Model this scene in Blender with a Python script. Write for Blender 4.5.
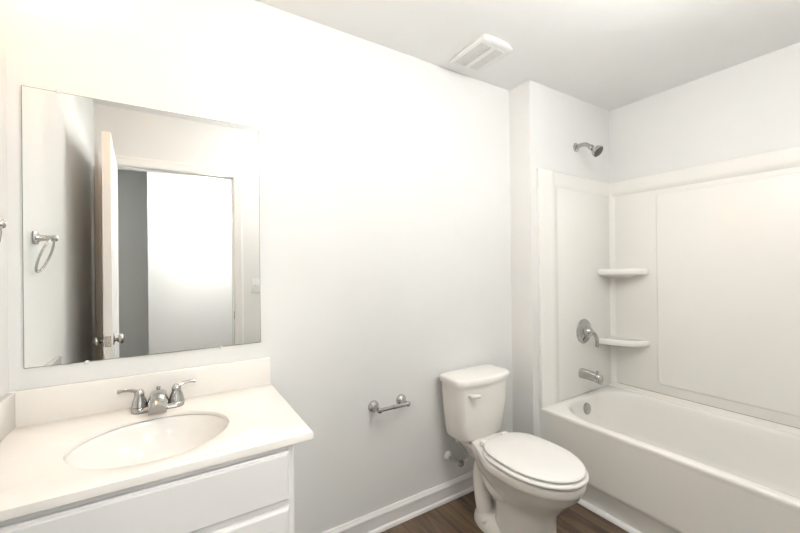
import bpy, bmesh, math
from math import sin, cos, pi, radians
from mathutils import Vector, Matrix

# ------------------------------------------------------------------ set-up
for o in list(bpy.data.objects):
    bpy.data.objects.remove(o, do_unlink=True)
scene = bpy.context.scene
COL = scene.collection

H = 2.44            # ceiling height
D = 1.623           # wall with the mirror
E = 1.463           # furred plumbing wall of the tub alcove
X0 = -0.435         # left wall
X1 = 1.852          # start of the furred wall
X3 = 2.734          # right wall
YF = 0.05           # wall with the door, bathroom face
YB = -0.06          # same wall, hall face

# camera
cam_data = bpy.data.cameras.new('camera')
cam = bpy.data.objects.new('camera', cam_data)
COL.objects.link(cam)
cam_data.sensor_fit = 'HORIZONTAL'
cam_data.sensor_width = 36.0
cam_data.lens = 36.0 * 366.6 / 800.0
cam_data.clip_start = 0.01
yaw, pitch, roll = radians(31.93), radians(0.096), radians(-0.627)
fwd = Vector((sin(yaw) * cos(pitch), cos(yaw) * cos(pitch), sin(pitch)))
right0 = Vector((cos(yaw), -sin(yaw), 0))
up0 = right0.cross(fwd)
right = right0 * cos(roll) + up0 * sin(roll)
up = -right0 * sin(roll) + up0 * cos(roll)
M = Matrix((right, up, -fwd)).transposed().to_4x4()
M.translation = Vector((0, 0, 1.313))
cam.matrix_world = M
scene.camera = cam

# world
w = bpy.data.worlds.new('world')
scene.world = w
w.use_nodes = True
w.node_tree.nodes['Background'].inputs[0].default_value = (0.9, 0.95, 1.0, 1)
w.node_tree.nodes['Background'].inputs[1].default_value = 0.25

scene.view_settings.view_transform = 'Standard'
scene.view_settings.look = 'None'
scene.view_settings.gamma = 1.0
scene.view_settings.use_curve_mapping = False
scene.view_settings.exposure = 0.72


def area(name, loc, target, sx, sy, power, color, shape='RECTANGLE'):
    l = bpy.data.lights.new(name, 'AREA')
    l.shape = shape
    l.size = sx
    l.size_y = sy
    l.energy = power
    l.color = color
    o = bpy.data.objects.new(name, l)
    o.location = loc
    d = Vector(target) - Vector(loc)
    o.rotation_euler = d.to_track_quat('-Z', 'Y').to_euler()
    COL.objects.link(o)
    return o


# strengths of the added fill lamps and added warm lamp (their glass gives light)
HALL_GLOW = 55.0
MAIN_GLOW = 18.0
BATH_GLOW = 58.0
WARM_GLOW = 90.0
COOL = (1.0, 0.98, 0.95)

# ------------------------------------------------------------------ materials


def mat(name, base, rough=0.5, metal=0.0, coat=0.0, spec=0.5, ior=None):
    m = bpy.data.materials.new(name)
    m.use_nodes = True
    b = m.node_tree.nodes['Principled BSDF']
    b.inputs['Base Color'].default_value = (*base, 1)
    b.inputs['Roughness'].default_value = rough
    b.inputs['Metallic'].default_value = metal
    b.inputs['Coat Weight'].default_value = coat
    b.inputs['Specular IOR Level'].default_value = spec
    return m


def add_noise(m, c1, c2, scale, bump=0.0, detail=3):
    nt = m.node_tree
    b = nt.nodes['Principled BSDF']
    tc = nt.nodes.new('ShaderNodeTexCoord')
    n = nt.nodes.new('ShaderNodeTexNoise')
    n.inputs['Scale'].default_value = scale
    n.inputs['Detail'].default_value = detail
    nt.links.new(tc.outputs['Object'], n.inputs['Vector'])
    r = nt.nodes.new('ShaderNodeValToRGB')
    r.color_ramp.elements[0].color = (*c1, 1)
    r.color_ramp.elements[1].color = (*c2, 1)
    r.color_ramp.elements[0].position = 0.3
    r.color_ramp.elements[1].position = 0.7
    nt.links.new(n.outputs['Fac'], r.inputs['Fac'])
    nt.links.new(r.outputs['Color'], b.inputs['Base Color'])
    if bump:
        n2 = nt.nodes.new('ShaderNodeTexNoise')
        n2.inputs['Scale'].default_value = 160
        nt.links.new(tc.outputs['Object'], n2.inputs['Vector'])
        bp = nt.nodes.new('ShaderNodeBump')
        bp.inputs['Strength'].default_value = bump
        bp.inputs['Distance'].default_value = 0.001
        nt.links.new(n2.outputs['Fac'], bp.inputs['Height'])
        nt.links.new(bp.outputs['Normal'], b.inputs['Normal'])
    return m


M_WALL = add_noise(mat('wall_paint', (.72, .72, .72), .75), (.792, .798, .786), (.812, .818, .806), 3, .12)
M_CEIL = add_noise(mat('ceiling_paint', (.80, .80, .80), .8), (.875, .88, .875), (.895, .90, .895), 3, .12)
M_TRIM = add_noise(mat('trim_paint', (.86, .86, .84), .35), (.875, .87, .86), (.89, .885, .875), 4)
M_CAB = add_noise(mat('cabinet_paint', (.80, .80, .78), .38), (.85, .845, .835), (.87, .865, .855), 4)
M_CAB_IN = mat('cabinet_shadow_gap', (.45, .43, .40), .6)
M_COUNTER = add_noise(mat('cultured_marble', (.86, .83, .79), .12), (.87, .845, .80), (.885, .862, .82), 5)
M_ACRYL = add_noise(mat('tub_acrylic', (.80, .78, .73), .22), (.87, .862, .83), (.885, .877, .845), 2)
M_PORC = add_noise(mat('porcelain', (.84, .82, .78), .10), (.86, .845, .81), (.875, .86, .825), 4)
M_SEAT = add_noise(mat('seat_plastic', (.87, .865, .85), .22), (.87, .865, .85), (.88, .875, .86), 4)
M_CHROME = mat('chrome', (.50, .495, .485), .06, 1.0)
M_NICKEL = mat('brushed_nickel', (.50, .47, .43), .24, 1.0)
M_DARK = mat('dark_nozzles', (.10, .10, .09), .5)
M_MIRROR = mat('mirror_silver', (.93, .945, .935), .005, 1.0)
M_MEDGE = mat('mirror_edge', (.16, .19, .17), .2)
M_CLIP = mat('clear_plastic', (.82, .82, .80), .15)
M_PLAST = mat('white_plastic', (.86, .86, .85), .3)
M_GRILLE = add_noise(mat('vent_grille', (.55, .55, .55), .5), (.44, .44, .45), (.50, .50, .50), 30)
M_HOSE = add_noise(mat('supply_hose', (.72, .70, .67), .35), (.62, .60, .57), (.78, .76, .73), 300)
M_CAULK = mat('joint_line', (.42, .40, .33), .7)


def wood_floor():
    m = mat('plank_floor', (.15, .1, .07), .38)
    nt = m.node_tree
    b = nt.nodes['Principled BSDF']
    tc = nt.nodes.new('ShaderNodeTexCoord')
    mp = nt.nodes.new('ShaderNodeMapping')
    mp.inputs['Rotation'].default_value = (0, 0, pi / 2)
    nt.links.new(tc.outputs['Object'], mp.inputs['Vector'])
    br = nt.nodes.new('ShaderNodeTexBrick')
    br.inputs['Color1'].default_value = (.155, .110, .076, 1)
    br.inputs['Color2'].default_value = (.098, .071, .051, 1)
    br.inputs['Mortar'].default_value = (.03, .022, .016, 1)
    br.inputs['Scale'].default_value = 1.0
    br.inputs['Mortar Size'].default_value = .0016
    br.inputs['Brick Width'].default_value = 1.2
    br.inputs['Row Height'].default_value = .15
    nt.links.new(mp.outputs['Vector'], br.inputs['Vector'])
    mp2 = nt.nodes.new('ShaderNodeMapping')
    mp2.inputs['Scale'].default_value = (18, 1.5, 1)
    nt.links.new(tc.outputs['Object'], mp2.inputs['Vector'])
    n = nt.nodes.new('ShaderNodeTexNoise')
    n.inputs['Scale'].default_value = 1.6
    n.inputs['Detail'].default_value = 6
    n.inputs['Distortion'].default_value = 1.0
    nt.links.new(mp2.outputs['Vector'], n.inputs['Vector'])
    r = nt.nodes.new('ShaderNodeValToRGB')
    r.color_ramp.elements[0].color = (.45, .45, .45, 1)
    r.color_ramp.elements[0].position = .3
    r.color_ramp.elements[1].color = (1.7, 1.62, 1.5, 1)
    r.color_ramp.elements[1].position = .75
    nt.links.new(n.outputs['Fac'], r.inputs['Fac'])
    mx = nt.nodes.new('ShaderNodeMix')
    mx.data_type = 'RGBA'
    mx.blend_type = 'MULTIPLY'
    mx.inputs[0].default_value = 1
    nt.links.new(br.outputs['Color'], mx.inputs[6])
    nt.links.new(r.outputs['Color'], mx.inputs[7])
    nt.links.new(mx.outputs[2], b.inputs['Base Color'])
    return m


M_FLOOR = wood_floor()


def glow(name, col, s):
    m = bpy.data.materials.new(name)
    m.use_nodes = True
    b = m.node_tree.nodes['Principled BSDF']
    b.inputs['Base Color'].default_value = (.9, .9, .9, 1)
    b.inputs['Emission Color'].default_value = (*col, 1)
    b.inputs['Emission Strength'].default_value = s
    return m


# ------------------------------------------------------------------ mesh helpers


def finish(name, bm, m, parent=None, smooth=True, angle=38, extra=()):
    me = bpy.data.meshes.new(name)
    bmesh.ops.recalc_face_normals(bm, faces=bm.faces[:])
    bm.to_mesh(me)
    bm.free()
    me.materials.append(m)
    for x in extra:
        me.materials.append(x)
    if smooth:
        for p in me.polygons:
            p.use_smooth = True
        me.set_sharp_from_angle(angle=radians(angle))
    o = bpy.data.objects.new(name, me)
    COL.objects.link(o)
    if parent:
        o.parent = parent
        o.matrix_parent_inverse = Matrix.Translation(-parent.location)
    return o


def thing(name, label, cat, loc, group=None):
    o = bpy.data.objects.new(name, None)
    o.empty_display_size = .05
    o.location = loc
    COL.objects.link(o)
    o['label'] = label
    o['category'] = cat
    if group:
        o['group'] = group
    return o


def tag(o, label, cat, group=None):
    o['label'] = label
    o['category'] = cat
    if group:
        o['group'] = group
    return o


def struct(o, label=None):
    o['kind'] = 'structure'
    if label:
        o['label'] = label
    return o


def box(bm, x0, x1, y0, y1, z0, z1, bev=0, seg=2, edges=None):
    vs = [bm.verts.new((x, y, z)) for x in (x0, x1) for y in (y0, y1) for z in (z0, z1)]
    f = [(0, 1, 3, 2), (4, 6, 7, 5), (0, 4, 5, 1), (2, 3, 7, 6), (0, 2, 6, 4), (1, 5, 7, 3)]
    fs = [bm.faces.new([vs[i] for i in q]) for q in f]
    if bev:
        es = set(e for g in fs for e in g.edges)
        if edges:
            es = [e for e in es if edges(e.verts[0].co, e.verts[1].co)]
        bmesh.ops.bevel(bm, geom=list(es), offset=bev, segments=seg, profile=.5, affect='EDGES')
    return bm


def B(*a, **k):
    return box(bmesh.new(), *a, **k)


def loft(bm, rings, cap0=True, cap1=True, closed=True):
    R = [[bm.verts.new(p) for p in r] for r in rings]
    n = len(R[0])
    for a, b in zip(R[:-1], R[1:]):
        for i in range(n if closed else n - 1):
            j = (i + 1) % n
            bm.faces.new((a[i], a[j], b[j], b[i]))
    if cap0:
        bm.faces.new(R[0][::-1])
    if cap1:
        bm.faces.new(R[-1])
    return bm


def frame_for(d):
    d = Vector(d).normalized()
    u = Vector((0, 0, 1)) if abs(d.z) < .9 else Vector((1, 0, 0))
    a = d.cross(u).normalized()
    b = d.cross(a).normalized()
    return a, b


def lathe(bm, origin, axis, prof, n=32, cap0=True, cap1=True):
    """prof: list of (distance along axis, radius)"""
    d = Vector(axis).normalized()
    a, b = frame_for(d)
    o = Vector(origin)
    rings = [[o + d * t + a * (r * cos(2 * pi * i / n)) + b * (r * sin(2 * pi * i / n)) for i in range(n)]
             for t, r in prof]
    return loft(bm, rings, cap0, cap1)


def smooth_path(pts, k=8):
    P = [Vector(p) for p in pts]
    P = [P[0] * 2 - P[1]] + P + [P[-1] * 2 - P[-2]]
    out = []
    for i in range(1, len(P) - 2):
        for s in range(k):
            t = s / k
            p0, p1, p2, p3 = P[i - 1:i + 3]
            out.append(.5 * ((2 * p1) + (-p0 + p2) * t + (2 * p0 - 5 * p1 + 4 * p2 - p3) * t * t
                             + (-p0 + 3 * p1 - 3 * p2 + p3) * t ** 3))
    out.append(P[-2])
    return out


def tube(bm, pts, r, n=14, closed=False, sx=1.0, caps=True):
    """sweep a circle; r may be a number or a function of 0..1"""
    P = [Vector(p) for p in pts]
    m = len(P)
    rings = []
    a_prev = None
    for i, p in enumerate(P):
        if closed:
            d = P[(i + 1) % m] - P[i - 1]
        else:
            d = P[min(i + 1, m - 1)] - P[max(i - 1, 0)]
        d.normalize()
        if a_prev is None:
            a, _ = frame_for(d)
        else:
            a = (a_prev - d * a_prev.dot(d)).normalized()
        b = d.cross(a)
        a_prev = a
        rr = r(i / (m - 1)) if callable(r) else r
        rings.append([p + a * (rr * cos(2 * pi * j / n)) * sx + b * (rr * sin(2 * pi * j / n)) for j in range(n)])
    if closed:
        rings.append(rings[0])
        R = [[bm.verts.new(q) for q in g] for g in rings[:-1]]
        for i in range(m):
            A, C = R[i], R[(i + 1) % m]
            for j in range(n):
                k = (j + 1) % n
                bm.faces.new((A[j], A[k], C[k], C[j]))
        return bm
    return loft(bm, rings, caps, caps)


def rrect(x0, x1, y0, y1, r, z, n=8):
    """rounded rectangle ring, 4*(n+1) points"""
    r = min(r, (x1 - x0) / 2 - 1e-4, (y1 - y0) / 2 - 1e-4)
    out = []
    for cx, cy, a0 in ((x1 - r, y1 - r, 0), (x0 + r, y1 - r, pi / 2), (x0 + r, y0 + r, pi), (x1 - r, y0 + r, 1.5 * pi)):
        for i in range(n + 1):
            a = a0 + i / n * pi / 2
            out.append((cx + r * cos(a), cy + r * sin(a), z))
    return out


def egg(cx, yf, yb, yc, w, z, n=56, eb=2.6, ef=2.0):
    """toilet outline: front tip yf, back yb, widest at yc with half width w"""
    out = []
    for i in range(n):
        t = 2 * pi * i / n
        c, s = cos(t), sin(t)
        e = eb if s > 0 else ef
        x = cx + w * math.copysign(abs(c) ** (2 / e), c)
        y = yc + (yb - yc if s > 0 else yc - yf) * math.copysign(abs(s) ** (2 / e), s)
        out.append((x, y, z))
    return out


def extrude_profile(bm, prof, axis, a, b):
    """prof: closed list of 2-D points; axis 'x' -> prof is (y,z), axis 'y' -> prof is (x,z)"""
    if axis == 'x':
        r = [[(t, p[0], p[1]) for p in prof] for t in (a, b)]
    else:
        r = [[(p[0], t, p[1]) for p in prof] for t in (a, b)]
    return loft(bm, r)


# ------------------------------------------------------------------ the room
struct(finish('floor', B(-1.3, X3 + .1, -2.0, D + .1, -.05, 0), M_FLOOR, smooth=False))
struct(finish('ceiling', B(-1.3, X3 + .1, -2.0, D + .1, H, H + .05), M_CEIL, smooth=False))
struct(finish('wall_back', B(X0 - .1, X3 + .1, D, D + .1, 0, H), M_WALL, smooth=False))
struct(finish('wall_left', B(X0 - .1, X0, YB, D, 0, H), M_WALL, smooth=False))
struct(finish('wall_right', B(X3, X3 + .1, YB, D, 0, H), M_WALL, smooth=False))
struct(finish('wall_alcove', B(X1, X3, E, D, 0, H), M_WALL, smooth=False))

DX0, DX1, DH = -.350, .426, 2.045
bm = bmesh.new()
box(bm, X0 - .9, DX0 - .018, YB, YF, 0, H)
box(bm, DX1 + .018, X3 + .1, YB, YF, 0, H)
box(bm, DX0 - .018, DX1 + .018, YB, YF, DH + .018, H)
struct(finish('wall_front', bm, M_WALL, smooth=False))
# hall beyond the door
struct(finish('wall_hall', B(-.195, X3 + .1, -1.2, -1.1, 0, H), M_WALL, smooth=False))
struct(finish('wall_hall_return', B(-.195, -.10, -1.9, -1.2, 0, H), M_WALL, smooth=False))
struct(finish('wall_hall_far', B(-1.3, -.10, -2.0, -1.9, 0, H), M_WALL, smooth=False))
struct(finish('wall_hall_left', B(-1.4, -1.3, -2.0, YF, 0, H), M_WALL, smooth=False))
struct(finish('wall_hall_right', B(X3 + .0, X3 + .1, -1.1, YB, 0, H), M_WALL, smooth=False))

# door frame: jambs, stop and casing on both sides
bm = bmesh.new()
box(bm, DX0 - .018, DX0, YB, YF, 0, DH)
box(bm, DX1, DX1 + .018, YB, YF, 0, DH)
box(bm, DX0 - .018, DX1 + .018, YB, YF, DH, DH + .018)
box(bm, DX0, DX0 + .01, -.035, .01, 0, DH - .01, .001)
box(bm, DX1 - .01, DX1, -.035, .01, 0, DH - .01, .001)
box(bm, DX0, DX1, -.035, .01, DH - .01, DH, .001)
struct(finish('trim_1', bm, M_TRIM), 'white door jamb lining the doorway')
for k, (ya, s) in enumerate(((YF, 1), (YB, -1))):
    bm = bmesh.new()
    prof = [(0, 0), (.058, 0), (.058, .014), (.045, .016), (.03, .011), (.012, .009), (0, .006)]
    # left, right, head with mitred corners
    a, b, t = DX0 - .006, DX1 + .006, DH + .006
    path = [(a, 0), (a, t), (b, t), (b, 0)]
    outs = [(-1, 0), (-1, 1), (1, 1), (1, 0)]
    rings = []
    for (px, pz), (ox, oz) in zip(path, outs):
        rings.append([(px + ox * u, ya + s * v, pz + oz * u) for u, v in prof])
    loft(bm, rings)
    struct(finish('trim_%d' % (k + 2), bm, M_TRIM, angle=20), 'white door casing')
# strike plate on the jamb
sp = finish('strike_plate', B(DX1 - .002, DX1, .015, .045, .91, .975, .001), M_NICKEL, smooth=False)
tag(sp, 'small metal strike plate on the right jamb of the doorway', 'strike plate')

# baseboards with shoe moulding


def baseboard(name, axis, a, b, wall, s):
    prof = [(0, 0), (.022, 0), (.0215, .006), (.0195, .013), (.015, .018), (.0115, .02), (.0115, .070),
            (.0150, .074), (.0150, .083), (.0125, .088), (.010, .091), (.0085, .096), (.006, .1), (0, .1)]
    pts = [(wall + s * u, z) for u, z in prof]
    return struct(finish(name, extrude_profile(bmesh.new(), pts, axis, a, b), M_TRIM, angle=25))


baseboard('baseboard_back', 'x', .31, X1 - .03, D, -1)
baseboard('baseboard_return', 'y', E, D - .0005, X1, -1)
baseboard('baseboard_front', 'x', DX1 + .07, 1.84, YF, 1)
baseboard('baseboard_left', 'y', YF + .1, 1.07, X0, 1)
baseboard('baseboard_hall', 'x', -.19, X3, -1.1, 1)

# ------------------------------------------------------------------ bathtub
TZ = .444
tub = thing('bathtub', 'long cream acrylic alcove bathtub with a smooth apron below the tiled-free surround', 'bathtub', (2.3, .76, 0))
tub['label'] = 'long cream acrylic bathtub filling the alcove on the right'
XT = 1.906
ty0, ty1 = YF + .002, E - .002
tx1 = X3 - .002
bx0, bx1, by0, by1 = 1.972, 2.645, .14, 1.412
bm = bmesh.new()
rings = []


def lerp_ring(d, z, r):
    return rrect(bx0 + d, bx1 - d * .8, by0 + d * 1.9, by1 - d * .9, r, z, 10)


rings.append(rrect(XT + .002, tx1, ty0, ty1, .002, TZ - .030, 10))
rings.append(rrect(XT + .000, tx1, ty0, ty1, .002, TZ - .014, 10))
rings.append(rrect(XT + .001, tx1, ty0, ty1, .003, TZ - .006, 10))
rings.append(rrect(XT + .005, tx1, ty0, ty1, .004, TZ - .001, 10))
rings.append(rrect(XT + .011, tx1 - .001, ty0 + .001, ty1 - .001, .006, TZ + .0005, 10))
rings.append(lerp_ring(-.020, TZ + .0, .25))
rings.append(lerp_ring(-.008, TZ - .002, .245))
rings.append(lerp_ring(0, TZ - .008, .24))
rings.append(lerp_ring(.006, TZ - .020, .235))
rings.append(lerp_ring(.014, TZ - .06, .23))
rings.append(lerp_ring(.030, TZ - .16, .21))
rings.append(lerp_ring(.050, TZ - .25, .19))
rings.append(lerp_ring(.070, TZ - .29, .17))
rings.append(lerp_ring(.100, TZ - .315, .14))
rings.append(lerp_ring(.16, TZ - .325, .10))
loft(bm, rings, cap0=False, cap1=True)
finish('basin', bm, M_ACRYL, tub, angle=60)
# apron with the set-back toe panel
prof = [(XT + .002, TZ - .0305), (XT + .004, TZ - .10), (XT + .003, .20), (XT - .001, .140), (XT - .002, .128),
        (XT + .003, .119), (XT + .008, .105), (XT + .012, .001), (XT + .06, .001), (XT + .06, TZ - .0305)]
finish('apron', extrude_profile(bmesh.new(), prof, 'y', ty0, ty1), M_ACRYL, tub, angle=50)
# raised ledge along the wall side and drain end
prof = [(tx1 - .062, TZ - .001), (tx1 - .058, TZ + .006), (tx1 - .05, TZ + .009), (tx1 - .035, TZ + .010),
        (tx1 - .028, TZ + .014), (tx1 - .018, TZ + .018), (tx1, TZ + .018), (tx1, TZ - .001)]
finish('wall_ledge', extrude_profile(bmesh.new(), prof, 'y', ty0, ty1), M_ACRYL, tub, angle=60)
# overflow plate on the sloped end, and the drain
bm = bmesh.new()
oc = Vector((2.30, by1 - .0165, TZ - .072))
lathe(bm, oc + Vector((0, .012, 0)), (0, -1, .13), [(0, .036), (.014, .037), (.018, .035), (.020, .029), (.021, .012), (.021, .001)], 32)
finish('overflow_plate', bm, M_CHROME, tub)
bm = bmesh.new()
lathe(bm, (2.30, 1.16, TZ - .326), (0, 0, 1), [(0, .033), (.004, .032), (.006, .024), (.009, .018), (.010, .001)], 28)
finish('drain', bm, M_CHROME, tub)
# shoe strip on the floor along the tub
prof = [(XT + .0105, .0), (XT - .014, 0), (XT - .0135, .006), (XT - .009, .014), (XT - .002, .018), (XT + .0105, .019)]
struct(finish('trim_4', extrude_profile(bmesh.new(), prof, 'y', YF + .02, E - .0), M_TRIM), 'white shoe strip along the foot of the tub')

# ------------------------------------------------------------------ surround
ST = 1.909
sur = thing('tub_surround', 'glossy cream moulded wall surround above the bathtub, with two corner shelves', 'shower surround', (X3 - .02, E - .02, TZ))
sb = TZ + .0205


def rrect_plate(bm, plane, a0, a1, z0, z1, base, h, r, n=8, soft=.006):
    """raised plate with rounded corners standing off a wall: plane 'x' (normal -x) or 'y' (normal -y)"""
    rings = []
    for ins, off in ((-.004, 0), (0, h * .35), (soft * .5, h * .85), (soft * 1.3, h)):
        g = rrect(a0 + ins, a1 - ins, z0 + ins, z1 - ins, r, 0, n)
        if plane == 'x':
            rings.append([(base - off, p[0], p[1]) for p in g])
        else:
            rings.append([(p[0], base - off, p[1]) for p in g])
    return loft(bm, rings, cap0=False, cap1=True)


t = .010
# wall skin of the plumbing end
bm = bmesh.new()
box(bm, XT + .01, X3, E - t, E - .001, TZ + .001, ST, .003, 2)
finish('end_panel', bm, M_ACRYL, sur)
# flange column at the outer edge of the plumbing end
bm = bmesh.new()
prof = [(XT, E - .002), (XT, E - t - .010), (XT + .002, E - t - .012), (XT + .006, E - t - .013), (XT + .085, E - t - .010),
        (XT + .105, E - t - .013), (XT + .125, E - t - .014), (XT + .145, E - t - .011), (XT + .165, E - t - .004), (XT + .185, E - t - .0005), (XT + .190, E - t + .002)]
loft(bm, [[(x, y, TZ + .001) for x, y in prof], [(x, y, ST - .10) for x, y in prof],
          [(x, min(y + .004, E - .002), ST - .06) for x, y in prof], [(x, min(y + .004, E - .002), ST - .006) for x, y in prof], [(x, min(y + .008, E - .002), ST) for x, y in prof]])
finish('flange', bm, M_ACRYL, sur, angle=40)
# wall skin of the long wall
bm = bmesh.new()
box(bm, X3 - t, X3 - .001, YF + .001, E - .001, sb - .002, ST, .003, 2)
finish('back_panel', bm, M_ACRYL, sur)
# raised long panel
bm = bmesh.new()
rrect_plate(bm, 'x', YF + .06, 1.158, .525, 1.775, X3 - t, .009, .028, soft=.007)
finish('raised_panel', bm, M_ACRYL, sur, angle=14)
# top band on both walls, curved out at the bottom
bz = [(0, ST), (.016, ST), (.021, ST - .003), (.023, ST - .010), (.023, ST - .070), (.021, ST - .082), (.014, ST - .098), (.004, ST - .112)]
prof = [(X3 - u, z) for u, z in bz] + [(X3, ST - .115)]
bm = bmesh.new()
extrude_profile(bm, prof, 'y', YF + .001, E - .001)
finish('top_band', bm, M_ACRYL, sur, angle=70)
prof = [(E - .004 - u * .45, z) for u, z in bz] + [(E - .001, ST - .115), (E - .001, ST)]
bm = bmesh.new()
extrude_profile(bm, prof, 'x', XT + .15, X3 - .001)
finish('top_band', bm, M_ACRYL, sur, angle=70)
# soft inner corner
bm = bmesh.new()
r = .028
cx, cy = X3 - t - r, E - t - r
arc = [(cx + r * cos(a), cy + r * sin(a)) for a in [i / 10 * pi / 2 for i in range(11)]]
prof = arc + [(X3 - t + .004, E - t + .004)]
loft(bm, [[(x, y, sb - .002) for x, y in prof], [(x, y, ST - .05) for x, y in prof]])
finish('corner_cove', bm, M_ACRYL, sur, angle=60)
# panel for the other end
finish('end_panel', B(XT - .002, X3, YF + .001, YF + t, TZ + .001, ST, .003, 2), M_ACRYL, sur)


def shelf(z, name):
    bm = bmesh.new()
    xw = X3 - t
    # outline (x,y): corner, out along the end wall, rounded front, back to the long wall
    ax, ay = .176, .246
    pts = [(xw + .002, E - t + .002), (xw - ax, E - t + .002)]
    for i in range(1, 20):
        a = i / 20 * pi / 2
        c_, s_ = cos(a) ** 1.05, sin(a) ** 1.05
        pts.append((xw - ax * c_, E - t - ay * s_))
    pts.append((xw + .002, E - t - ay))

    def ring(s, zz):
        return [(xw + (p[0] - xw) * s, E - t + (p[1] - (E - t)) * s, zz) for p in pts]
    rings = [ring(.30, z - .068), ring(.55, z - .060), ring(.80, z - .048), ring(.95, z - .042), ring(.985, z - .038), ring(1, z - .031),
             ring(1, z - .012), ring(.985, z - .004), ring(.95, z), ring(.90, z - .001), ring(.86, z - .004)]
    loft(bm, rings)
    o = finish(name, bm, M_ACRYL, sur, angle=60)
    return o


shelf(1.285, 'shelf')
shelf(.800, 'shelf')
# fine joint between tub and surround
bm = bmesh.new()
box(bm, X3 - t - .0015, X3 - t + .004, YF + .01, E - .05, TZ + .0185, TZ + .0215)
finish('joint_line', bm, M_CAULK, sur, smooth=False)

# ------------------------------------------------------------------ shower fittings
sh = thing('wall_shower', 'chrome shower head on a bent arm high above the surround', 'shower head', (2.317, E, 2.10))
bm = bmesh.new()
lathe(bm, (2.317, E, 2.105), (0, -1, 0), [(0, .031), (.003, .031), (.008, .026), (.012, .014), (.013, .010)], 32)
finish('escutcheon', bm, M_CHROME, sh)
bm = bmesh.new()
pth = smooth_path([(2.317, E, 2.105), (2.317, E - .04, 2.111), (2.317, E - .075, 2.102), (2.317, E - .115, 2.068)])
tube(bm, pth, .0135, 16)
finish('arm', bm, M_CHROME, sh)
bm = bmesh.new()
hd = Vector((.02, -.72, -.62)).normalized()
hp = Vector((2.312, E - .100, 2.082))
lathe(bm, hp, hd, [(0, .015), (.008, .018), (.018, .018), (.024, .015), (.030, .017), (.041, .026), (.056, .035), (.066, .038), (.072, .038), (.075, .035)], 36)
finish('shower_head', bm, M_CHROME, sh)
bm = bmesh.new()
lathe(bm, hp + hd * .0745, hd, [(0, .0345), (.002, .032), (.003, .014), (.004, .004)], 32)
finish('nozzle_face', bm, M_DARK, sh)

vx, vz = 2.365, .866
va = thing('shower_valve', 'round chrome shower valve with a lever handle, above the tub spout', 'shower valve', (vx, E - t, vz))
bm = bmesh.new()
lathe(bm, (vx, E - t, vz), (0, -1, 0), [(0, .083), (.003, .083), (.008, .079), (.012, .068), (.016, .045), (.022, .036)], 40)
finish('escutcheon', bm, M_CHROME, va)
bm = bmesh.new()
lathe(bm, (vx, E - t - .018, vz), (0, -1, 0), [(0, .036), (.02, .034), (.034, .028), (.044, .018), (.047, .003)], 32)
tube(bm, smooth_path([(vx + .002, E - t - .042, vz + .004), (vx + .026, E - t - .060, vz - .014), (vx + .044, E - t - .066, vz - .055), (vx + .046, E - t - .064, vz - .100)], 6),
     lambda s: .015 - .005 * s + .001 * (s > .85), 12)
finish('lever', bm, M_CHROME, va)

sx, sz = 2.335, .588
spo = thing('tub_spout', 'chrome tub spout with a diverter knob, below the valve', 'tub spout', (sx, E - t, sz))
bm = bmesh.new()
rings = []
for k, (yy, w2, zt, zb) in enumerate([(0, .033, .033, -.033), (.012, .033, .033, -.033), (.05, .031, .030, -.033), (.09, .029, .026, -.035),
                                      (.118, .028, .022, -.040), (.132, .026, .016, -.044), (.139, .018, .004, -.044)]):
    ring = []
    for i in range(24):
        a = 2 * pi * i / 24
        zz = (zt + zb) / 2 + (zt - zb) / 2 * math.copysign(abs(sin(a)) ** .8, sin(a))
        ring.append((sx + w2 * math.copysign(abs(cos(a)) ** .8, cos(a)), E - t - yy, sz + zz))
    rings.append(ring)
loft(bm, rings)
finish('spout_body', bm, M_CHROME, spo, angle=50)
bm = bmesh.new()
lathe(bm, (sx, E - t - .108, sz + .020), (0, 0, 1), [(0, .004), (.010, .004), (.011, .008), (.016, .008), (.019, .003)], 16)
finish('diverter_knob', bm, M_CHROME, spo)

# ------------------------------------------------------------------ toilet
TX = 1.422
toi = thing('toilet', 'white two-piece toilet with closed elongated lid, between paper holder and bathtub', 'toilet', (TX, 1.25, 0))


def tank_ring(w, yf, yb, z, bulge, r=.045, cx=TX + .006):
    out = []
    n = 8
    g = rrect(-w, w, yf, yb, .035, z, 7)
    for x, y, zz in g:
        if y < (yf + yb) / 2:
            y -= bulge * (1 - (x / w) ** 2)
            # pull the front corners back for a bowed front
        out.append((cx + x, y, zz))
    # subdivide the front run so that the bow is smooth
    res = []
    for i, p in enumerate(out):
        res.append(p)
        q = out[(i + 1) % len(out)]
        if abs(q[0] - p[0]) > w and p[1] < (yf + yb) / 2:
            for k in range(1, 12):
                s = k / 12
                x = p[0] + (q[0] - p[0]) * s
                res.append((x, yf - bulge * (1 - ((x - cx) / w) ** 2), z))
    return res


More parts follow.
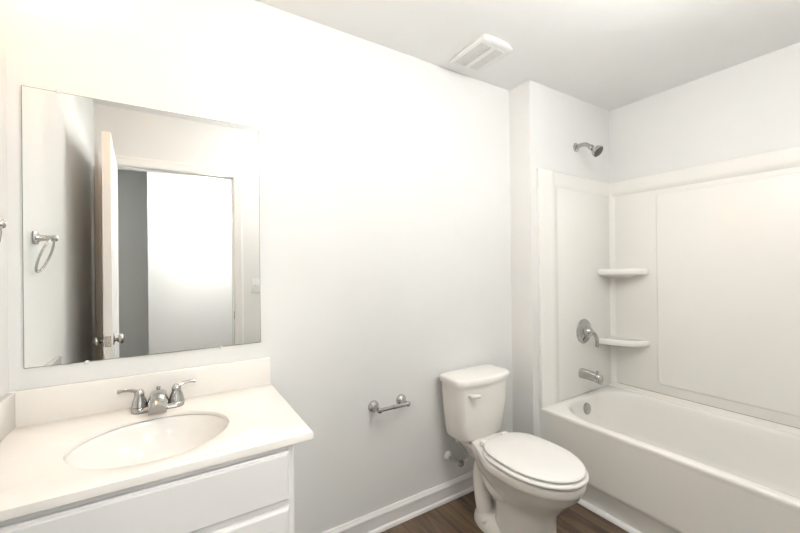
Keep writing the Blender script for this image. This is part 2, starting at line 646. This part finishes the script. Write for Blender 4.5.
bm = bmesh.new()
yb = 1.605
loft(bm, [tank_ring(.092, 1.485, yb - .02, .376, .010), tank_ring(.128, 1.464, yb - .008, .3785, .014), tank_ring(.146, 1.455, yb, .388, .016), tank_ring(.156, 1.451, yb, .404, .018),
          tank_ring(.163, 1.447, yb, .45, .021), tank_ring(.175, 1.438, yb, .58, .024), tank_ring(.184, 1.434, yb, .692, .026)])
finish('tank', bm, M_PORC, toi, angle=45)
bm = bmesh.new()
loft(bm, [tank_ring(.186, 1.432, yb + .002, .690, .026), tank_ring(.193, 1.424, yb + .004, .693, .028), tank_ring(.194, 1.422, yb + .004, .714, .028),
          tank_ring(.192, 1.425, yb + .003, .721, .028), tank_ring(.187, 1.430, yb, .7255, .027), tank_ring(.176, 1.440, yb - .01, .728, .025)])
finish('tank_lid', bm, M_PORC, toi, angle=45)
bm = bmesh.new()
tube(bm, smooth_path([(TX - .122, 1.428, .645), (TX - .120, 1.404, .646), (TX - .108, 1.394, .646), (TX - .078, 1.392, .643)], 6),
     lambda s: .0075 + .003 * sin(s * pi) + .002 * s, 12)
finish('flush_lever', bm, M_PORC, toi)

# bowl
bm = bmesh.new()
rg = []
for z, yf, ybk, yc, wd, eb in [
        (.000, 1.020, 1.33, 1.17, .112, 2.6),
        (.010, 1.018, 1.33, 1.17, .112, 2.6),
        (.100, 1.026, 1.32, 1.165, .105, 2.6),
        (.170, 1.026, 1.33, 1.165, .102, 2.6),
        (.210, 1.012, 1.36, 1.165, .106, 2.6),
        (.250, .982, 1.39, 1.16, .124, 2.6),
        (.285, .950, 1.42, 1.15, .149, 2.8),
        (.320, .917, 1.43, 1.145, .168, 3.0),
        (.345, .905, 1.44, 1.14, .174, 3.2),
        (.353, .897, 1.45, 1.14, .180, 3.4),
        (.360, .892, 1.45, 1.14, .1835, 3.4),
        (.388, .890, 1.45, 1.14, .184, 3.4),
        (.394, .893, 1.448, 1.14, .181, 3.4),
        (.3955, .900, 1.440, 1.14, .174, 3.4)]:
    # back part narrows towards the tank
    g = egg(TX, yf, ybk, yc, wd, z, 64, eb)
    h = []
    for x, y, zz in g:
        if y > 1.22 and z > .2:
            s = min(1, (y - 1.22) / .23)
            lim = wd + (.100 - wd) * s * s * (3 - 2 * s)
            x = TX + max(-lim, min(lim, x - TX))
        h.append((x, y, zz))
    rg.append(h)
loft(bm, rg)
finish('bowl', bm, M_PORC, toi, angle=60)
# tank shelf joining bowl and tank
bm = bmesh.new()
loft(bm, [rrect(TX - .060, TX + .060, 1.38, 1.53, .04, .29), rrect(TX - .075, TX + .075, 1.37, 1.545, .04, .330), rrect(TX - .088, TX + .088, 1.36, 1.555, .035, .350),
          rrect(TX - .090, TX + .090, 1.36, 1.56, .035, .368), rrect(TX - .084, TX + .084, 1.37, 1.552, .03, .3755)])
finish('tank_shelf', bm, M_PORC, toi, angle=60)
# trapway relief on both sides and the foot
for s in (-1, 1):
    bm = bmesh.new()
    tube(bm, smooth_path([(TX + s * .066, 1.19, .24), (TX + s * .074, 1.27, .215), (TX + s * .066, 1.325, .240), (TX + s * .050, 1.375, .290),
                          (TX + s * .040, 1.415, .275), (TX + s * .042, 1.425, .20), (TX + s * .050, 1.410, .12), (TX + s * .060, 1.38, .03)], 8),
         lambda q: .040 + .004 * sin(q * pi), 18)
    finish('trapway', bm, M_PORC, toi, angle=60)
bm = bmesh.new()
loft(bm, [egg(TX, 1.08, 1.475, 1.31, .126, 0, 56, 2.2, 2.6), egg(TX, 1.112, 1.473, 1.31, .127, .012, 56, 2.2, 2.6), egg(TX, 1.13, 1.465, 1.31, .121, .034, 56, 2.2, 2.6),
          egg(TX, 1.15, 1.455, 1.31, .108, .052, 56, 2.2, 2.6), egg(TX, 1.19, 1.43, 1.31, .08, .066, 56)])
finish('foot', bm, M_PORC, toi, angle=60)
for s in (-1, 1):
    bm = bmesh.new()
    lathe(bm, (TX + s * .106, 1.335, .030), (s * .35, 0, 1), [(0, .014), (.018, .013), (.024, .009), (.026, .002)], 20)
    finish('bolt_cap', bm, M_PLAST, toi)
# seat ring (closed outline under the lid) and lid
bm = bmesh.new()
loft(bm, [egg(TX, .905, 1.340, 1.125, .165, .3985, 64, 3.0), egg(TX, .886, 1.350, 1.125, .183, .4015, 64, 3.0), egg(TX, .883, 1.351, 1.125, .186, .406, 64, 3.0),
          egg(TX, .883, 1.351, 1.125, .186, .411, 64, 3.0), egg(TX, .887, 1.350, 1.125, .182, .4165, 64, 3.0), egg(TX, .897, 1.346, 1.125, .172, .419, 64, 3.0)])
finish('seat', bm, M_SEAT, toi, angle=70)
bm = bmesh.new()
loft(bm, [egg(TX, .915, 1.335, 1.125, .155, .4225, 64, 3.0), egg(TX, .894, 1.350, 1.125, .174, .4245, 64, 3.0), egg(TX, .892, 1.350, 1.125, .176, .431, 64, 3.0),
          egg(TX, .896, 1.347, 1.125, .172, .4355, 64, 3.0), egg(TX, .904, 1.341, 1.125, .165, .4375, 64, 3.0), egg(TX, .99, 1.26, 1.125, .08, .4395, 64, 2.6)])
finish('lid', bm, M_SEAT, toi, angle=70)
for s in (-1, 1):
    bm = bmesh.new()
    box(bm, TX + s * .075 - .022, TX + s * .075 + .022, 1.342, 1.382, .400, .428, .007, 3)
    finish('hinge', bm, M_SEAT, toi, angle=60)

# supply stop and hose
sv = thing('supply_valve', 'small white and chrome water shut-off valve on the wall by the toilet, with its hose', 'shut-off valve', (1.318, D, .24))
bm = bmesh.new()
lathe(bm, (1.318, D, .243), (0, -1, 0), [(0, .027), (.004, .027), (.010, .024), (.016, .014), (.017, .009)], 28)
finish('escutcheon', bm, M_PLAST, sv)
bm = bmesh.new()
tube(bm, [(1.318, D, .243), (1.318, D - .095, .243)], .008, 14)
lathe(bm, (1.318, D - .065, .243), (0, -1, 0), [(0, .010), (.002, .013), (.030, .013), (.034, .010)], 18)
tube(bm, [(1.318, D - .082, .243), (1.352, D - .084, .236)], .009, 12)
finish('valve_body', bm, M_CHROME, sv)
bm = bmesh.new()
g = [(1.318 + .019 * cos(a), D - .100, .243 + .011 * sin(a)) for a in [i / 20 * 2 * pi for i in range(20)]]
g2 = [(x, y - .014, z) for x, y, z in g]
loft(bm, [g, g2])
finish('valve_handle', bm, M_NICKEL, sv, angle=40)
bm = bmesh.new()
tube(bm, smooth_path([(1.350, D - .084, .236), (1.378, D - .084, .232), (1.392, D - .078, .250), (1.382, D - .070, .285), (1.352, D - .066, .325), (1.335, D - .066, .350), (1.335, D - .066, .376)], 8), .0078, 12)
finish('hose', bm, M_HOSE, sv)
bm = bmesh.new()
lathe(bm, (1.335, D - .066, .348), (0, 0, 1), [(0, .013), (.02, .014), (.03, .014)], 8)
finish('coupling_nut', bm, M_PLAST, sv, smooth=False)

# ------------------------------------------------------------------ toilet paper holder
tp = thing('toilet_paper_holder', 'empty chrome toilet paper holder on the wall between vanity and toilet', 'toilet paper holder', (.93, D, .62))
for x in (.846, 1.008):
    bm = bmesh.new()
    lathe(bm, (x, D, .622), (0, -1, 0), [(0, .029), (.004, .029), (.010, .026), (.016, .019), (.026, .012), (.045, .0095), (.058, .010), (.064, .013), (.072, .013), (.077, .009), (.078, .002)], 28)
    finish('post', bm, M_CHROME, tp)
bm = bmesh.new()
tube(bm, [(.850, D - .066, .622), (.925, D - .066, .622)], .0090, 16)
tube(bm, [(.922, D - .066, .622), (1.004, D - .066, .622)], .0105, 16)
finish('roller', bm, M_CHROME, tp)

# ------------------------------------------------------------------ towel ring on the left wall
ry, rz = 1.355, 1.437
tr = thing('towel_ring', 'chrome towel ring on the left wall beside the mirror', 'towel ring', (X0, ry, rz))
bm = bmesh.new()
box(bm, X0, X0 + .010, ry - .024, ry + .024, rz - .024, rz + .024, .004, 2)
lathe(bm, (X0 + .008, ry, rz), (1, 0, 0), [(0, .020), (.008, .014), (.02, .011), (.042, .011), (.048, .0125), (.056, .0125), (.060, .009), (.061, .002)], 24)
finish('post', bm, M_CHROME, tr, angle=45)
bm = bmesh.new()
R_ = .062
tube(bm, [(X0 + .052 - .021 * (1 - cos(a)), ry + R_ * sin(a), rz - R_ - .004 + R_ * cos(a)) for a in [i / 48 * 2 * pi for i in range(48)]], .0040, 10, closed=True)
finish('ring', bm, M_CHROME, tr)

# ------------------------------------------------------------------ mirror
MX0, MX1, MZ0, MZ1 = -.400, .3155, 1.004, 1.903
mi = thing('wall_mirror', 'large frameless wall mirror above the vanity', 'mirror', (-.04, D, 1.004))
finish('glass', B(MX0, MX1, D - .0055, D - .0005, MZ0, MZ1), M_MEDGE, mi, smooth=False)
bm = bmesh.new()
e = .0014
vs = [bm.verts.new(p) for p in ((MX0 + e, D - .0058, MZ0 + e), (MX1 - e, D - .0058, MZ0 + e), (MX1 - e, D - .0058, MZ1 - e), (MX0 + e, D - .0058, MZ1 - e))]
bm.faces.new(vs)
sil = finish('silvering', bm, M_MIRROR, mi, smooth=False)
for (x, z, s) in ((-.312, MZ1, 1), (.212, MZ1, 1), (-.245, MZ0, -1), (.165, MZ0, -1)):
    bm = bmesh.new()
    box(bm, x - .006, x + .006, D - .0085, D - .0002, z + (-.005 if s > 0 else -.007), z + (.008 if s > 0 else .004), .0012, 2)
    lathe(bm, (x, D - .0085, z + s * .003), (0, -1, 0), [(0, .003), (.0015, .0025), (.002, .001)], 12)
    finish('clip', bm, M_CLIP, mi)

# ------------------------------------------------------------------ vanity
CZ = .828
CX = .3525
CY = 1.061
van = thing('vanity_cabinet', 'white vanity cabinet with flat drawer front and recessed panel doors', 'cabinet', (-.06, 1.34, 0))
cf = 1.084
cr = .300
cl = X0 + .001
bm = bmesh.new()
zt = CZ - .0245
box(bm, cl, cl + .016, cf, D - .001, .10, zt)
box(bm, cr - .016, cr, cf, D - .001, .10, zt, .001, 1)
box(bm, cl + .016, cr - .016, cf, cf + .016, .10, zt)
box(bm, cl + .016, cr - .016, D - .012, D - .001, .10, zt)
box(bm, cl + .016, cr - .016, cf + .016, D - .012, .10, .116)
box(bm, cl, cr - .0, cf + .06, D - .001, .001, .10)
finish('body', bm, M_CAB, van)


def panel_front(name, x0, x1, z0, z1, recess, parent):
    bm = bmesh.new()
    th = .019
    y = cf

    def rg(ins, off, zz=0):
        return [(x0 + ins, y - off, z0 + ins), (x1 - ins, y - off, z0 + ins), (x1 - ins, y - off, z1 - ins), (x0 + ins, y - off, z1 - ins)]
    rings = [rg(0, .0005), rg(0, th - .008), rg(.004, th - .006), rg(.007, th - .001), rg(.009, th)]
    if recess:
        s = .052
        rings += [rg(s, th), rg(s + .001, th - .001), rg(s + .003, th - .0085), rg(s + .008, th - .0088), rg(s + .028, th - .004)]
    loft(bm, rings)
    return finish(name, bm, M_CAB, parent, angle=12)


dr = panel_front('drawer_front', -.405, .284, .645, .787, False, van)
d1 = panel_front('door', -.058, .284, .118, .628, True, van)
d2 = panel_front('door', -.405, -.064, .118, .628, True, van)


def knob(x, z, parent):
    bm = bmesh.new()
    lathe(bm, (x, cf - .0185, z), (0, -1, 0), [(0, .009), (.003, .008), (.008, .006), (.015, .007), (.018, .014), (.023, .016), (.027, .0145), (.030, .009), (.031, .001)], 24)
    o = finish('knob', bm, M_CHROME, None)
    o.parent = parent
    o.matrix_parent_inverse = (parent.parent.matrix_basis @ Matrix.Identity(4)).inverted()
    return o


def subpart(o, part, root):
    # meshes are written in world space: undo the root's translation
    o.parent = part
    o.matrix_parent_inverse = Matrix.Identity(4)


def knob2(x, z, part):
    bm = bmesh.new()
    lathe(bm, (x, cf - .0185, z), (0, -1, 0), [(0, .009), (.003, .008), (.008, .006), (.015, .007), (.018, .014), (.023, .016), (.027, .0145), (.030, .009), (.031, .001)], 24)
    o = finish('knob', bm, M_CHROME)
    subpart(o, part, van)


knob2(-.266, .738, dr)
knob2(-.030, .560, d1)
knob2(-.092, .560, d2)

# countertop with undermount-look oval basin (integral top)
top = thing('vanity_countertop', 'cream one-piece countertop with an oval sink basin and low backsplash', 'countertop', (-.04, 1.34, CZ))
SCX, SCY, SA, SB = -.046, 1.300, .198, .172
bm = bmesh.new()
N = 64
a0, a1, b0, b1 = X0 + .001, CX, CY, D - .001


def rect_ring(ins, z, r=.004):
    """rectangle sampled by the same angles as the ellipse"""
    out = []
    x0_, x1_, y0_, y1_ = a0 + ins, a1 - ins, b0 + ins, b1 - ins
    corners = [math.atan2(yy - SCY, xx - SCX) % (2 * pi) for xx in (x0_, x1_) for yy in (y0_, y1_)]
    angs = [2 * pi * i / N for i in range(N)]
    for c in corners:
        k = min(range(N), key=lambda i: min(abs(angs[i] - c), 2 * pi - abs(angs[i] - c)))
        angs[k] = c
    for a in angs:
        c, s = cos(a), sin(a)
        t_ = 1e9
        if c > 1e-9: t_ = min(t_, (x1_ - SCX) / c)
        if c < -1e-9: t_ = min(t_, (x0_ - SCX) / c)
        if s > 1e-9: t_ = min(t_, (y1_ - SCY) / s)
        if s < -1e-9: t_ = min(t_, (y0_ - SCY) / s)
        out.append((SCX + c * t_, SCY + s * t_, z))
    return out


def ell(s, z, dy=0):
    out = []
    for i in range(N):
        a = 2 * pi * i / N
        # angle-matched to the rectangle rays
        out.append((SCX + SA * s * cos(a), SCY + dy + SB * s * sin(a), z))
    return out


rings = [rect_ring(.006, CZ - .0235), rect_ring(.001, CZ - .023), rect_ring(0, CZ - .0215), rect_ring(0, CZ - .0025), rect_ring(.0008, CZ - .0008), rect_ring(.0025, CZ),
         ell(1.012, CZ), ell(1.004, CZ - .0008), ell(1.0, CZ - .003), ell(1.0, CZ - .011), ell(1.06, CZ - .0125), ell(1.06, CZ - .0235)]
loft(bm, rings, cap0=False, cap1=False)
finish('slab', bm, M_COUNTER, top, angle=32)
bm = bmesh.new()
rings = [ell(1.055, CZ - .020), ell(1.055, CZ - .0145), ell(1.02, CZ - .0138), ell(1.003, CZ - .0142), ell(.992, CZ - .017), ell(.975, CZ - .028), ell(.945, CZ - .046), ell(.88, CZ - .075), ell(.76, CZ - .104), ell(.58, CZ - .125),
         ell(.34, CZ - .136), ell(.10, CZ - .139)]
loft(bm, rings, cap0=False)
finish('sink_basin', bm, M_PORC, top, angle=50)
bm = bmesh.new()
box(bm, a0, CX - .003, D - .021, D - .001, CZ - .001, .938, .003, 2)
finish('backsplash', bm, M_COUNTER, top)
bm = bmesh.new()
box(bm, a0, a0 + .019, b0 + .004, D - .02, CZ - .001, .938, .003, 2)
finish('sidesplash', bm, M_COUNTER, top)
bm = bmesh.new()
lathe(bm, (SCX, SCY, CZ - .1385), (0, 0, 1), [(0, .024), (.003, .023), (.004, .016), (.007, .014), (.009, .001)], 24)
finish('drain', bm, M_CHROME, top)

# faucet
FX, FY = -.043, 1.539
fa = thing('sink_faucet', 'chrome two-handle centerset faucet on the countertop behind the sink', 'faucet', (FX, FY, CZ))
bm = bmesh.new()
rg = []
for z, ins in ((0, 0), (.006, 0), (.012, .003), (.017, .008)):
    rg.append(rrect(FX - .078 + ins, FX + .078 - ins, FY - .027 + ins, FY + .027 - ins, .027, CZ + z, 8))
loft(bm, rg)
finish('base', bm, M_CHROME, fa, angle=50)
for s in (-1, 1):
    bm = bmesh.new()
    hx = FX + s * .054
    lathe(bm, (hx, FY, CZ + .010), (0, 0, 1), [(0, .0255), (.006, .025), (.008, .023), (.010, .0245), (.030, .0200), (.044, .0145), (.048, .015), (.056, .0145), (.062, .011), (.067, .006), (.068, .001)], 28)
    tube(bm, smooth_path([(hx, FY, CZ + .067), (hx + s * .022, FY + .003, CZ + .075), (hx + s * .042, FY + .006, CZ + .077), (hx + s * .060, FY + .009, CZ + .075)], 6),
         lambda q: .0070 - .0015 * sin(q * pi) + .0005 * q, 12)
    finish('handle', bm, M_CHROME, fa, angle=45)
bm = bmesh.new()
rings = []
# spout: broad faceted body rising from the base and reaching over the basin
for (yy, zt, zb, w1, w2) in [(.026, .040, .004, .014, .022), (.014, .058, .004, .020, .029), (-.006, .068, .004, .023, .031), (-.030, .067, .010, .023, .030),
                             (-.060, .058, .016, .021, .028), (-.088, .046, .016, .019, .026), (-.094, .040, .014, .018, .025)]:
    z_t, z_b = CZ + zt, CZ + zb
    pts = [(-w2, z_b), (w2, z_b), (w2, z_b + (z_t - z_b) * .45), (w1, z_t - .006), (w1 * .62, z_t), (0, z_t + .001), (-w1 * .62, z_t), (-w1, z_t - .006), (-w2, z_b + (z_t - z_b) * .45)]
    rings.append([(FX + x, FY + yy, z) for x, z in pts])
loft(bm, rings)
finish('spout', bm, M_CHROME, fa, angle=35)
bm = bmesh.new()
lathe(bm, (FX, FY + .018, CZ + .05), (0, 0, 1), [(0, .0035), (.014, .0035), (.015, .007), (.021, .007), (.024, .002)], 14)
finish('lift_rod', bm, M_CHROME, fa)

# ------------------------------------------------------------------ ceiling vent
ve = thing('exhaust_fan_cover', 'square white exhaust fan cover with grey slotted grille on the ceiling', 'vent', (1.40, 1.41, H))
vx0, vx1, vy0, vy1 = 1.290, 1.494, 1.278, 1.542


def bulged(ins, z, b=.009, r=.010):
    g = rrect(vx0 + ins, vx1 - ins, vy0 + ins, vy1 - ins, r, z, 5)
    # subdivide long runs and bow them
    res = []
    for i, p in enumerate(g):
        q = g[(i + 1) % len(g)]
        k = 10 if (Vector(p) - Vector(q)).length > .08 else 1
        for s in range(k):
            u = s / k
            res.append([p[0] + (q[0] - p[0]) * u, p[1] + (q[1] - p[1]) * u, z])
    mx, my = (vx0 + vx1) / 2, (vy0 + vy1) / 2
    hx_, hy_ = (vx1 - vx0) / 2 - ins, (vy1 - vy0) / 2 - ins
    for p in res:
        u, v = (p[0] - mx) / hx_, (p[1] - my) / hy_
        p[0] += b * (1 - v * v) * u * abs(u)
        p[1] += b * (1 - u * u) * v * abs(v)
    return [tuple(p) for p in res]


bm = bmesh.new()
loft(bm, [bulged(.008, H), bulged(.004, H - .012), bulged(0, H - .017), bulged(.002, H - .0205), bulged(.012, H - .0235), bulged(.03, H - .0245)])
finish('cover', bm, M_PLAST, ve, angle=50)
for (xa, xb) in ((1.308, 1.382), (1.412, 1.466)):
    bm = bmesh.new()
    nsl = 9 if xb - xa > .07 else 6
    zz = H - .0247
    box(bm, xa, xb, vy0 + .035, vy1 - .03, zz - .0006, zz)
    g = finish('grille', bm, M_GRILLE, ve, smooth=False)
    for k in range(nsl):
        x = xa + (k + .5) * (xb - xa) / nsl
        bm2 = bmesh.new()
        box(bm2, x - .0022, x + .0022, vy0 + .035, vy1 - .03, zz - .003, zz - .0006)
        o = finish('slat', bm2, M_PLAST, None, smooth=False)
        subpart(o, g, ve)

# ------------------------------------------------------------------ the open door
DW, DT, DHH = .770, .037, 2.03
hinge = Vector((DX0 + .002, YF + .012, 0))
do = thing('door_1', 'white interior door standing open beside the left wall', 'door', hinge)
do['kind'] = 'structure'
del do['category']
do.rotation_euler = (0, 0, 0)
ang = radians(3.6)


def to_door(o):
    o.matrix_parent_inverse = Matrix.Identity(4)
    return o


bm = bmesh.new()
box(bm, 0, DT, .0, DW, .012, DHH, .0015, 1)
leaf = finish('leaf', bm, M_TRIM)
leaf.parent = do
# moulded panels on both faces
for face in (0, 1):
    for (za, zb_) in ((.22, .92), (1.06, 1.86)):
        for (ya, yb_) in ((.10, .335), (.40, .665)):
            bm = bmesh.new()
            xx = DT if face else 0
            s = 1 if face else -1
            rr = []
            for ins, off in ((0, 0), (.006, .004), (.016, .004), (.022, .001), (.05, .001), (.06, .004)):
                rr.append([(xx + s * off, ya + ins, za + ins), (xx + s * off, yb_ - ins, za + ins), (xx + s * off, yb_ - ins, zb_ - ins), (xx + s * off, ya + ins, zb_ - ins)])
            loft(bm, rr, cap0=False)
            o = finish('raised_panel', bm, M_TRIM, smooth=False)
            o.parent = leaf
bm = bmesh.new()
kz = .945
box(bm, DT / 2 - .0125, DT / 2 + .0125, DW - .001, DW + .0015, kz - .028, kz + .028, .0008, 1)
box(bm, DT / 2 - .006, DT / 2 + .006, DW, DW + .010, kz - .010, kz + .010, .002, 1)
lt = finish('latch', bm, M_NICKEL)
lt.parent = do
for s, xx in ((-1, 0), (1, DT)):
    bm = bmesh.new()
    lathe(bm, (xx, DW - .062, kz), (s, 0, 0), [(0, .031), (.003, .031), (.006, .026), (.008, .014), (.014, .011), (.018, .016), (.023, .023), (.031, .027), (.038, .026), (.044, .020), (.047, .011), (.048, .001)], 28)
    o = finish('knob', bm, M_NICKEL)
    o.parent = do
do.rotation_euler = (0, 0, -ang)
for hz in (.25, 1.02, 1.80):
    bm = bmesh.new()
    tube(bm, [(DT + .006 - DT, -.004, hz - .045), (DT + .006 - DT, -.004, hz + .045)], .005, 10)
    o = finish('hinge', bm, M_NICKEL)
    o.parent = do

# light switch on the front wall (seen in the mirror)
sw = thing('light_switch', 'white light switch plate to the right of the doorway, seen in the mirror', 'light switch', (.585, YF, 1.175))
finish('plate', B(.550, .622, YF, YF + .006, 1.118, 1.232, .002, 2), M_PLAST, sw)
finish('toggle', B(.581, .591, YF + .005, YF + .016, 1.165, 1.187, .002, 2), M_PLAST, sw)
# ------------------------------------------------------------------ added lamps, out of view (above the frame and in the hall)
vl = thing('corner_warm_fill', 'small added warm lamp, out of view, tinting the left corner above the mirror', 'lamp', (-.33, D, 2.36))  # added to warm the corner wall; no fixture is seen here
finish('backplate', B(-.38, -.28, D - .02, D, 2.37, 2.43, .006, 2), M_NICKEL, vl)
bm = bmesh.new()
lathe(bm, (-.33, D - .085, 2.425), (0, 0, -1), [(0, .010), (.01, .016), (.02, .024), (.035, .028), (.048, .024), (.056, .014), (.059, .003)], 20)
finish('shade', bm, glow('warm_fill_glass', (1.0, .52, .20), WARM_GLOW), vl)
bm = bmesh.new()
tube(bm, [(-.33, D - .015, 2.40), (-.33, D - .05, 2.415), (-.33, D - .085, 2.423)], .006, 10)
finish('arm', bm, M_NICKEL, vl)


def fill_globe_lamp(name, label, x, y, r, g, drop):  # invented globe used as fill light, kept out of view
    t_ = thing(name, label, 'lamp', (x, y, H))
    b_ = bmesh.new()
    lathe(b_, (x, y, H), (0, 0, -1), [(0, .055), (.010, .055), (.016, .045), (.018, .012), (drop - r * .7, .012)], 28)
    finish('canopy', b_, M_PLAST, t_)
    b_ = bmesh.new()
    zc = drop
    lathe(b_, (x, y, H), (0, 0, -1), [(zc - r * .8 * cos(a), max(r * sin(a), .004)) for a in [pi * i / 14 for i in range(15)]], 32)
    finish('glass_bowl', b_, glow('fill_lamp_glass', COOL, g), t_)


fill_globe_lamp('ceiling_fill_lamp', 'round added fill lamp, out of view between the vanity and the doorway', .50, .75, .085, MAIN_GLOW, .16)  # added to light the vanity side
fill_globe_lamp('ceiling_fill_lamp', 'round added fill lamp, out of view near the front edge of the bathtub', 1.28, .30, .085, BATH_GLOW, .20)  # added to brighten the alcove, tub and ceiling
fill_globe_lamp('hall_fill_lamp', 'round added fill lamp, out of view in the hall outside the door', .35, -.62, .10, HALL_GLOW, .60)  # added to brighten the hall seen in the mirror
